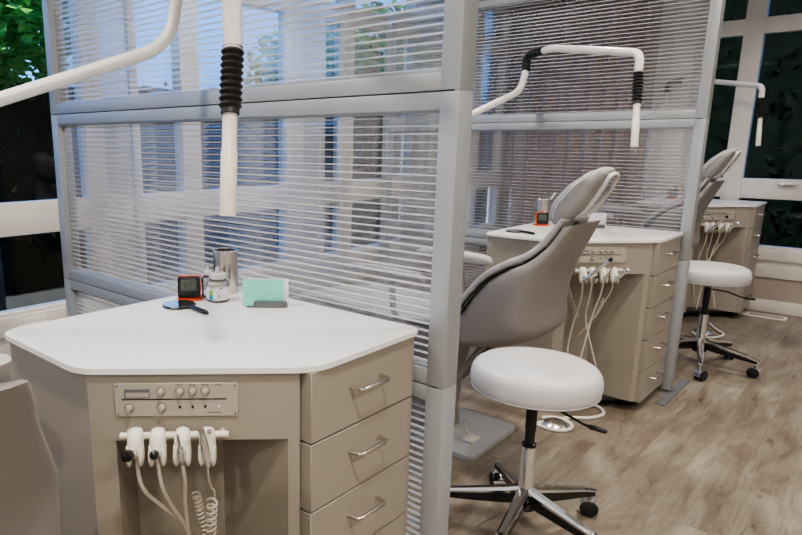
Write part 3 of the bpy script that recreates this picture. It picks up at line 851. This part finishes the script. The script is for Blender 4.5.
def chair(label):
    CY = 2.60; O = (-1.55, CY, 0)
    root = empty('treatment_chair', O, label, 'treatment chair', 'grey reclined treatment chairs')
    # cushion, head end to foot end; spine runs -X so that the normal (+) points up/away from the shell
    m = MB(O)
    FR = [(-.955, 1.045), (-1.000, .965), (-1.060, .905), (-1.13, .868), (-1.205, .815), (-1.27, .735), (-1.33, .65), (-1.43, .585), (-1.65, .555), (-1.95, .565), (-2.12, .560)]
    BK = [(-.900, 1.055), (-.935, .985), (-.965, .915), (-.990, .855), (-1.005, .785), (-1.01, .70), (-1.01, .60), (-1.15, .525), (-1.50, .475), (-1.85, .500), (-2.10, .530)]
    SW = [.150, .175, .205, .230, .246, .252, .252, .250, .245, .235, .20]
    def offs(d):
        res = []
        for i, p in enumerate(FR):
            a = Vector(FR[max(i-1, 0)]); b = Vector(FR[min(i+1, len(FR)-1)]); t = (b-a).normalized()
            res.append((p[0]+t.y*d, p[1]-t.x*d))
        return res
    sp = offs(.019)
    sp = [(sp[0][0]+.012, sp[0][1]+.018)]+sp[1:]+[(-2.34, .53), (-2.50, .46), (-2.56, .43)]
    hw = [w_-.004 for w_ in SW]+[.215, .19, .10]
    th = [.012]+[.019]*10+[.024, .022, .010]
    loft_spine(m, sp, CY, hw, th, th, 4.5)
    m.build('cushion', M['vinyl'], root, angle=60)
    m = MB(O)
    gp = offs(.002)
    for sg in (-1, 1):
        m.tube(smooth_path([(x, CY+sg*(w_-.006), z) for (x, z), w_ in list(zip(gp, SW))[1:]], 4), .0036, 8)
    m.build('shade_strip', M['black'], root)  # dark strip put in for the shadow gap between cushion and shell
    # shell: sections spanned between the rim line and the back line
    m = MB(O)
    sub = 5
    F_ = smooth_path([(x, 0, z) for x, z in FR], sub); B_ = smooth_path([(x, 0, z) for x, z in BK], sub)
    rings = []
    for i, (f, b) in enumerate(zip(F_, B_)):
        q = i/sub; a = min(int(q), len(SW)-2); w_ = SW[a]*(1-(q-a))+SW[a+1]*(q-a)
        c = (f+b)/2; d = (f-b)/2; ring = []
        for k in range(36):
            an = 2*PI*k/36; ca, sa = math.cos(an), math.sin(an)
            pw = 7 if sa > 0 else 2.7
            y = w_*math.copysign(abs(ca)**(2/pw), ca); v = math.copysign(abs(sa)**(2/pw), sa)
            if sa > 0: v *= 1.0
            ring.append(Vector((c.x+d.x*v, CY+y, c.z+d.z*v)))
        rings.append(ring)
    m.ring_loft(rings)
    m.build('backrest_shell', M['shell'], root, angle=50)
    # headrest
    m = MB(O)
    HX, HZ, HY = -.042, -.026, CY-.02
    hs = [(-.972+HX, 1.068+HZ), (-.962+HX, 1.085+HZ), (-.935+HX, 1.135+HZ), (-.895+HX, 1.19+HZ), (-.852+HX, 1.24+HZ), (-.815+HX, 1.275+HZ), (-.800+HX, 1.287+HZ)]
    hwd = [.050, .080, .098, .103, .096, .072, .035]
    loft_spine(m, hs, HY, hwd, [.012, .042, .054, .050, .038, .022, .008], [.012, .036, .046, .042, .030, .018, .008], 3.4)
    hr = m.build('headrest', M['vinyl'], root, angle=60)
    m = MB(O)
    sg = -1
    m.tube(smooth_path([(-.975+HX, HY+sg*.074, 1.088+HZ), (-.955+HX, HY+sg*.096, 1.145+HZ), (-.912+HX, HY+sg*.104, 1.20+HZ), (-.868+HX, HY+sg*.096, 1.247+HZ), (-.822+HX, HY+sg*.072, 1.275+HZ)], 5), .003, 8)
    m.build('headrest_piping', M['pipe'], hr)
    m = MB(O)
    def bp(s, y, d=0):
        a = Vector((-.905+HX, 0, 1.080+HZ)); b = Vector((-.790+HX, 0, 1.272+HZ)); nn = Vector((.84, 0, -.54))
        p = a+(b-a)*s+nn*d; return (p.x, HY+y, p.z)
    m.tube(smooth_path([bp(.05, -.030, -.01), bp(.3, -.048, .012), bp(.7, -.054, .014), bp(.95, -.045, .008), bp(1.0, 0, .004), bp(.95, .045, .008), bp(.7, .054, .014), bp(.3, .048, .012), bp(.05, .03, -.01)], 5, closed=True), .0075, 10)
    for y in (-.03, .03): m.tube([bp(.97, y, .004), (-.835+HX, HY+y, 1.268+HZ)], .006, 8)
    m.build('headrest_bracket', M['pipe'], hr)
    m = MB(O); m.box((-.985, CY-.03, 1.01), (-.955, CY+.03, 1.08), .006); m.build('headrest_stem', M['blackgloss'], root)
    # armrests
    for sg in (-1, 1):
        m = MB(O)
        yy = CY+sg*.30
        loft_spine(m, [(-1.46, .775), (-1.50, .795), (-1.70, .80), (-1.85, .79), (-1.88, .775)], yy, [.012, .032, .036, .032, .012], [.012, .024, .026, .024, .012], [.012, .024, .026, .024, .012], 2.6, 16)
        ar = m.build('armrest', M['vinyl'], root, angle=60)
        m = MB(O); m.tube(round_path([(-1.62, yy, .775), (-1.60, yy, .60), (-1.58, CY+sg*.2, .53)], .08), .014, 10); m.build('armrest_support', M['shell'], ar)
    # lift column and base
    m = MB(O)
    rings = []
    for z, x, hx, hy in ((.02, -1.62, .17, .13), (.10, -1.60, .14, .12), (.30, -1.56, .12, .11), (.44, -1.54, .13, .12), (.54, -1.54, .14, .12)):
        rings.append([Vector((x+hx*math.copysign(abs(math.cos(a))**.5, math.cos(a)), CY+hy*math.copysign(abs(math.sin(a))**.5, math.sin(a)), z)) for a in [2*PI*k/24 for k in range(24)]])
    m.ring_loft(rings); m.build('lift_column', M['shell'], root)
    m = MB(O); m.tube([(-1.40, CY-.09, .30), (-1.20, CY-.09, .60)], .014, 10); m.tube([(-1.46, CY+.09, .25), (-1.20, CY+.09, .60)], .014, 10)
    m.build('lift_arm', M['shell'], root)
    m = MB(O); m.prism(fillet([(-2.05, CY-.22), (-1.225, CY-.22), (-1.235, CY+.24), (-2.05, CY+.24)], .035), 0, .022, .004)
    bs = m.build('floor_plate', pbr('pale_floor_plate', (.42, .43, .43), .4, noise=.02), root)
    m = MB(O); m.box((-1.345, CY-.10, .022), (-1.285, CY-.03, .040), .008); m.tube(round_path([(-1.315, CY-.065, .035), (-1.345, CY-.075, .085), (-1.335, CY-.085, .125), (-1.315, CY-.085, .14)], .02), .004, 8)
    m.build('foot_lever', M['hose'], bs)
    return root
ch2 = chair('grey reclined treatment chair with leaf-shaped headrest in the middle bay')
ch3 = dup(ch2, PITCH-.03, 'grey reclined treatment chair in the far bay, its headrest against the white window mullion', dx=-.05)
for c_ in [c for c in bpy.data.objects if c.parent == ch3]:
    if c_.name.split('.')[0] in ('cushion', 'shade_strip', 'backrest_shell', 'headrest', 'headrest_stem', 'armrest'): c_.location.z += .055
ch1 = dup(ch2, -PITCH+.05, 'grey treatment chair seen only in part at the left edge beside the nearest cabinet', dx=.20)
for c_ in [c for c in bpy.data.objects if c.parent == ch1]:
    if c_.name.split('.')[0] in ('cushion', 'shade_strip', 'backrest_shell', 'headrest', 'headrest_stem', 'armrest'): c_.location.z += .035

# ------------------------------------------------------------------ jointed arms over the bays
def arm(dy, drop, label, reach, dx=0.0, dz=0.0):
    bend = Vector((-1.765, 3.735, 1.650))
    start = bend+(Vector((-2.12, 2.37, 1.14))-bend)*reach
    O = (start.x, start.y, 0)
    root = empty('jointed_tube_arm', (O[0]+dx, O[1]+dy, 0), label, 'arm', 'white jointed tube arms with black bellows')
    R = .0195
    up = .10 if drop else 0
    el0 = Vector((-1.768, 3.79, 1.775+up)); el1 = Vector((-1.66, 3.735, 1.858+up))
    if drop:
        for v in (bend, el0, el1): v += Vector((.02, .02, 0))
    bend.z += dz; el0.z += dz; el1.z += dz; start.z += dz
    m = MB(O); m.tube(round_path([start, bend, el0], .09, 8), R, 16); m.build('lower_tube', M['tube'], root)
    m = MB(O); c = Vector((-1.768+(.02 if drop else 0), 3.79+(.02 if drop else 0), 1.85+up+dz))
    m.tube(round_path([el0-Vector((0, 0, .012)), c, el1+Vector((.02, -.010, .004))], .07, 10), R*1.22, 16); m.build('elbow_sleeve', M['black'], root)
    top = Vector((-1.036, 3.40, 1.825 if drop else 1.765)); bt = Vector((-1.034, 3.397, 1.68)); bb = Vector((-1.018, 3.373, 1.547)); tip = Vector((-1.0, 3.345, 1.337))
    if drop: top.z += .02
    for v in (bt, bb, tip): v.z -= drop
    if drop: bt.z -= .016
    for v in (top, bt, bb, tip): v.z += dz
    m = MB(O); m.tube(round_path([el1, Vector((-1.57, 3.68, (1.89 if drop else 1.862)+up*.7+dz)), top, bt], [.07, .08], 8), R, 16); m.build('upper_tube', M['tube'], root)
    m = MB(O); k = 9; pts = []; rr = []
    for i in range(k*2+1):
        pts.append(bt+(bb-bt)*(i/(k*2))); rr.append(.0185 if i % 2 == 0 else .0240)
    m.tube([bt-(bb-bt)*.03]+pts+[bb+(bb-bt)*.08], [.0210]+rr+[.0195], 20); m.build('bellows', M['black'], root, angle=20)
    m = MB(O); mid = bb+(tip-bb)*.38
    m.tube([bb, mid, mid+(tip-bb)*.01, tip], [.0150, .0152, .0168, .0168], 18); m.build('end_tube', M['cream'], root)
    m = MB(O); m.tube([(start.x, start.y, .02), (start.x, start.y, start.z+.012)], .018, 14); m.build('support_pole', M['alu'], root)
    m = MB(O); m.lathe((start.x, start.y, 0), [(.10, 0), (.10, .008), (.03, .018), (.02, .03)], 30); m.build('pole_base', M['foot'], root)
    return root
arm(-PITCH, .123, 'large white jointed tube arm with black bellows hanging over the nearest worktop', .52)
arm(0, 0, 'white jointed tube arm with black elbow and bellows arching over the middle worktop', .345)
arm(PITCH+.03, 0, 'white jointed tube arm in the far bay, its end in front of the window', .12, .09, -.005)

# ------------------------------------------------------------------ small floor things
o = empty('floor_vent', (-.77, 6.20, 0), 'cream slotted floor vent beside the far baseboard', 'vent')
m = MB((-.77, 6.20, 0)); m.box((-.94, 6.13, 0), (-.60, 6.26, .006), .002); m.build('vent_plate', M['cream'], o)
m = MB((-.77, 6.20, 0))
for k in range(14): m.box((-.84+k*.016, 6.16, .0055), (-.831+k*.016, 6.23, .0068))
m.build('vent_slots', M['ink'], o)
o = empty('foot_pedal', (-1.12, 3.01, 0), 'round steel foot pedal with a looped cream hose on the floor behind the near stool', 'pedal')
O = (-1.12, 3.01, 0)
m = MB(O); m.lathe(O, [(.062, 0), (.065, .006), (.05, .020), (.035, .027), (0, .028)], 36); m.build('pedal_disc', M['steel'], o)
m = MB(O); m.tube(smooth_path([(-1.12+.078*math.cos(a), 3.01+.078*math.sin(a), .009) for a in [PI*(.9-.24*k) for k in range(8)]]+[(-1.10, 3.12, .010), (-1.02, 3.20, .009), (-.99, 3.30, .009), (-1.06, 3.38, .009), (-1.18, 3.33, .009)], 6), .0085, 10)
m.build('pedal_hose', M['hose_white'], o)
o = empty('foot_pedal', (-.98, 5.32, 0), 'foot pedal with a looped pale hose on the floor behind the far stool', 'pedal')
O = (-.98, 5.32, 0)
m = MB(O); m.lathe(O, [(.075, 0), (.078, .006), (.06, .022), (.045, .030), (0, .032)], 36); m.build('pedal_disc', M['steel'], o)
m = MB(O); m.tube(smooth_path([(-1.04, 5.26, .01), (-.98, 5.17, .01), (-.9, 5.2, .01), (-.86, 5.34, .01), (-.93, 5.46, .01), (-1.0, 5.6, .01)], 6), .008, 10)
m.build('pedal_hose', M['hose_white'], o)

# ------------------------------------------------------------------ garden outside
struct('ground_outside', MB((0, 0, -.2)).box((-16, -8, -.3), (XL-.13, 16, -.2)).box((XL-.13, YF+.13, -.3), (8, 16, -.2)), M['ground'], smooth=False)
def foliage(name, o, blobs, count, size, mat, stem=None):
    m = MB(o)
    tot = sum(b[3]*b[4]*b[5] for b in blobs)
    for (cx, cy_, cz, rx, ry, rz) in blobs:
        k = int(count*rx*ry*rz/tot)
        for _ in range(k):
            while True:
                q = Vector((random.uniform(-1, 1), random.uniform(-1, 1), random.uniform(-1, 1)))
                if .35 < q.length < 1: break
            p = Vector((cx+q.x*rx, cy_+q.y*ry, cz+q.z*rz))
            s = size*random.uniform(.6, 1.3)
            a = Vector((random.gauss(0, 1), random.gauss(0, 1), random.gauss(0, .5))).normalized(); b = a.cross(Vector((random.gauss(0, .5), random.gauss(0, .5), 1))).normalized()
            m.face([m._v(p-a*s), m._v(p-a*s*.2+b*s*.55), m._v(p+a*s), m._v(p-a*s*.2-b*s*.55)])
    return m
def tree(loc, blobs, count, size, mat, label, kind='tree', h=2.0):
    root = empty('garden_tree', loc, label, 'tree')
    bl = [(loc[0]+b[0], loc[1]+b[1], b[2], b[3], b[4], b[5]) for b in blobs]
    foliage('foliage', loc, bl, count, size, mat).build('foliage', mat, root, smooth=False)
    m = MB(loc); m.tube([(loc[0], loc[1], -.2), (loc[0]+.04, loc[1], h*.5), (loc[0]-.03, loc[1]+.03, h)], [.07, .055, .03], 10)
    for (bx, by, bz, *_r) in bl: m.tube([(loc[0], loc[1], h*.7), ((loc[0]+bx)/2, (loc[1]+by)/2, (h*.7+bz)/2+.05), (bx, by, bz)], [.03, .02, .008], 6)
    m.build('trunk', M['bark'], root)
    return root
tree((-5.3, 2.0, -.2), [(0, 0, 2.40, .9, .9, .70), (.4, -.5, 2.1, .6, .6, .45), (-.1, .4, 2.85, .9, .8, .6)], 8000, .07, M['leaf'], 'bright green maple tree outside the nearest window on the left', h=2.2)
tree((-5.6, 6.4, -.2), [(0, 0, 2.2, 1.0, 1.1, .6), (.2, .8, 2.6, .8, .8, .5)], 3000, .08, M['leaf_mid'], 'green leafy tree beyond the left windows, seen through the nearest partition', h=2.2)
def hedge(a, b, z1, th, label, count):  # hedges added to block the sky and keep the panes dark
    a = Vector(a); b = Vector(b); c = (a+b)/2
    root = empty('sky_block_hedge', (c.x, c.y, -.2), label, 'hedge')
    m = MB((c.x, c.y, -.2)); d = (b-a); L_ = d.length; d.normalize(); nn = Vector((-d.y, d.x, 0))
    rings = []
    k = int(L_/.35)
    for i in range(k+1):
        p = a+d*(L_*i/k); hh = z1*(1+random.uniform(-.06, .06)); w = th*random.uniform(.85, 1.1)
        rings.append([p-nn*w+Vector((0, 0, -.2)), p-nn*w*1.05+Vector((0, 0, hh*.6)), p-nn*w*.6+Vector((0, 0, hh)), p+nn*w*.6+Vector((0, 0, hh)), p+nn*w+Vector((0, 0, hh*.6)), p+nn*w+Vector((0, 0, -.2))])
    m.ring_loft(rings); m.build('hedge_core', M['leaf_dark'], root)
    m = MB((c.x, c.y, -.2))
    for _ in range(count):
        t = random.random(); z = random.uniform(-.1, z1*1.05); sd = random.choice((-1, 1))*random.uniform(.95, 1.15)*th*(1 if z < z1*.75 else .75)
        p = a+d*(L_*t)+nn*sd+Vector((0, 0, z)); s = random.uniform(.04, .09)
        u1 = Vector((random.gauss(0, 1), random.gauss(0, 1), random.gauss(0, 1))).normalized(); u2 = u1.orthogonal().normalized()
        m.face([m._v(p-u1*s), m._v(p+u2*s*.4), m._v(p+u1*s), m._v(p-u2*s*.4)])
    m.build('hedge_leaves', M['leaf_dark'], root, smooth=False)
hedge((-7.2, -4.5, 0), (-7.2, 12, 0), 1.95, .5, 'long dark evergreen hedge added outside the left windows to darken their lower panes', 5000)
hedge((-5, 9.2, 0), (7, 9.2, 0), 4.6, .5, 'tall dark evergreen hedge added outside the far windows to keep them black', 6000)

# ------------------------------------------------------------------ lights
DL = [(-1.9, .2), (-.2, .4), (1.4, .6), (-2.3, 2.6), (-.6, 2.75), (1.4, 2.6), (-1.71, 4.21), (-.35, 5.0), (1.3, 5.0), (-.2, -1.4), (1.4, -1.4)]
for i, (x, y) in enumerate(DL):
    o = empty('recessed_downlight', (x, y, ZC), 'round recessed ceiling downlight', 'ceiling light', 'round recessed downlights in the ceiling')
    m = MB((x, y, ZC)); m.lathe((x, y, ZC-.006), [(.062, 0), (.085, 0), (.088, .003), (.085, .006), (.062, .006)], 32); m.build('light_ring', M['lamp_ring'], o)
    m = MB((x, y, ZC)); m.lathe((x, y, ZC-.004), [(.0, 0), (.062, 0), (.062, .004), (0, .004)], 32); m.build('light_lens', M['lamp'], o)
    ld = bpy.data.lights.new('downlight_lamp', 'AREA'); ld.shape = 'DISK'; ld.size = .16; ld.energy = 17 if y < 4 else 11; ld.color = (1.0, .93, .85)
    ld.spread = math.radians(150)
    lo = bpy.data.objects.new('downlight_lamp', ld); lo.location = (x, y, ZC-.02); COL.objects.link(lo)

sl = bpy.data.lights.new('sun', 'SUN'); sl.energy = 17; sl.angle = .05; sl.color = (1, .96, .88)
so = bpy.data.objects.new('sun', sl); so.location = (-5, -6, 9); so.rotation_euler = (math.radians(38), 0, 0); COL.objects.link(so)
# daylight: blue sky world
w = bpy.data.worlds.new('sky'); scn.world = w; w.use_nodes = True
nt = w.node_tree
for n_ in list(nt.nodes): nt.nodes.remove(n_)
wo = nt.nodes.new('ShaderNodeOutputWorld'); bg = nt.nodes.new('ShaderNodeBackground')
tc = nt.nodes.new('ShaderNodeTexCoord'); sp = nt.nodes.new('ShaderNodeSeparateXYZ'); rp = nt.nodes.new('ShaderNodeValToRGB')
nt.links.new(tc.outputs['Generated'], sp.inputs[0]); nt.links.new(sp.outputs['Z'], rp.inputs['Fac'])
e = rp.color_ramp.elements
e[0].position = 0.0; e[0].color = (.16, .36, .80, 1)
e[1].position = .7; e[1].color = (.10, .26, .75, 1)
nt.links.new(rp.outputs['Color'], bg.inputs['Color']); bg.inputs['Strength'].default_value = 2.6
nt.links.new(bg.outputs[0], wo.inputs[0])

# ------------------------------------------------------------------ camera
F, CX, CY_, HCAM = 645.0, 295.0, 287.0, 1.36
pitch = math.atan((CY_-142)/F); yaw = math.atan2(635*math.cos(pitch), F)
cam = bpy.data.cameras.new('camera'); co = bpy.data.objects.new('camera', cam); COL.objects.link(co)
co.location = (0, 0, HCAM); co.rotation_euler = (PI/2-pitch, 0, yaw)
cam.sensor_width = 36; cam.lens = F/802*36
cam.shift_x = (401-CX)/802; cam.shift_y = (CY_-267.5)/802
cam.clip_start = .02
scn.camera = co
scn.cycles.transparent_max_bounces = 40
scn.cycles.max_bounces = 10
scn.cycles.diffuse_bounces = 4
scn.cycles.use_denoising = True
scn.cycles.sample_clamp_indirect = 6
scn.view_settings.view_transform = 'AgX'
scn.view_settings.look = 'AgX - Medium High Contrast'
scn.view_settings.exposure = .55
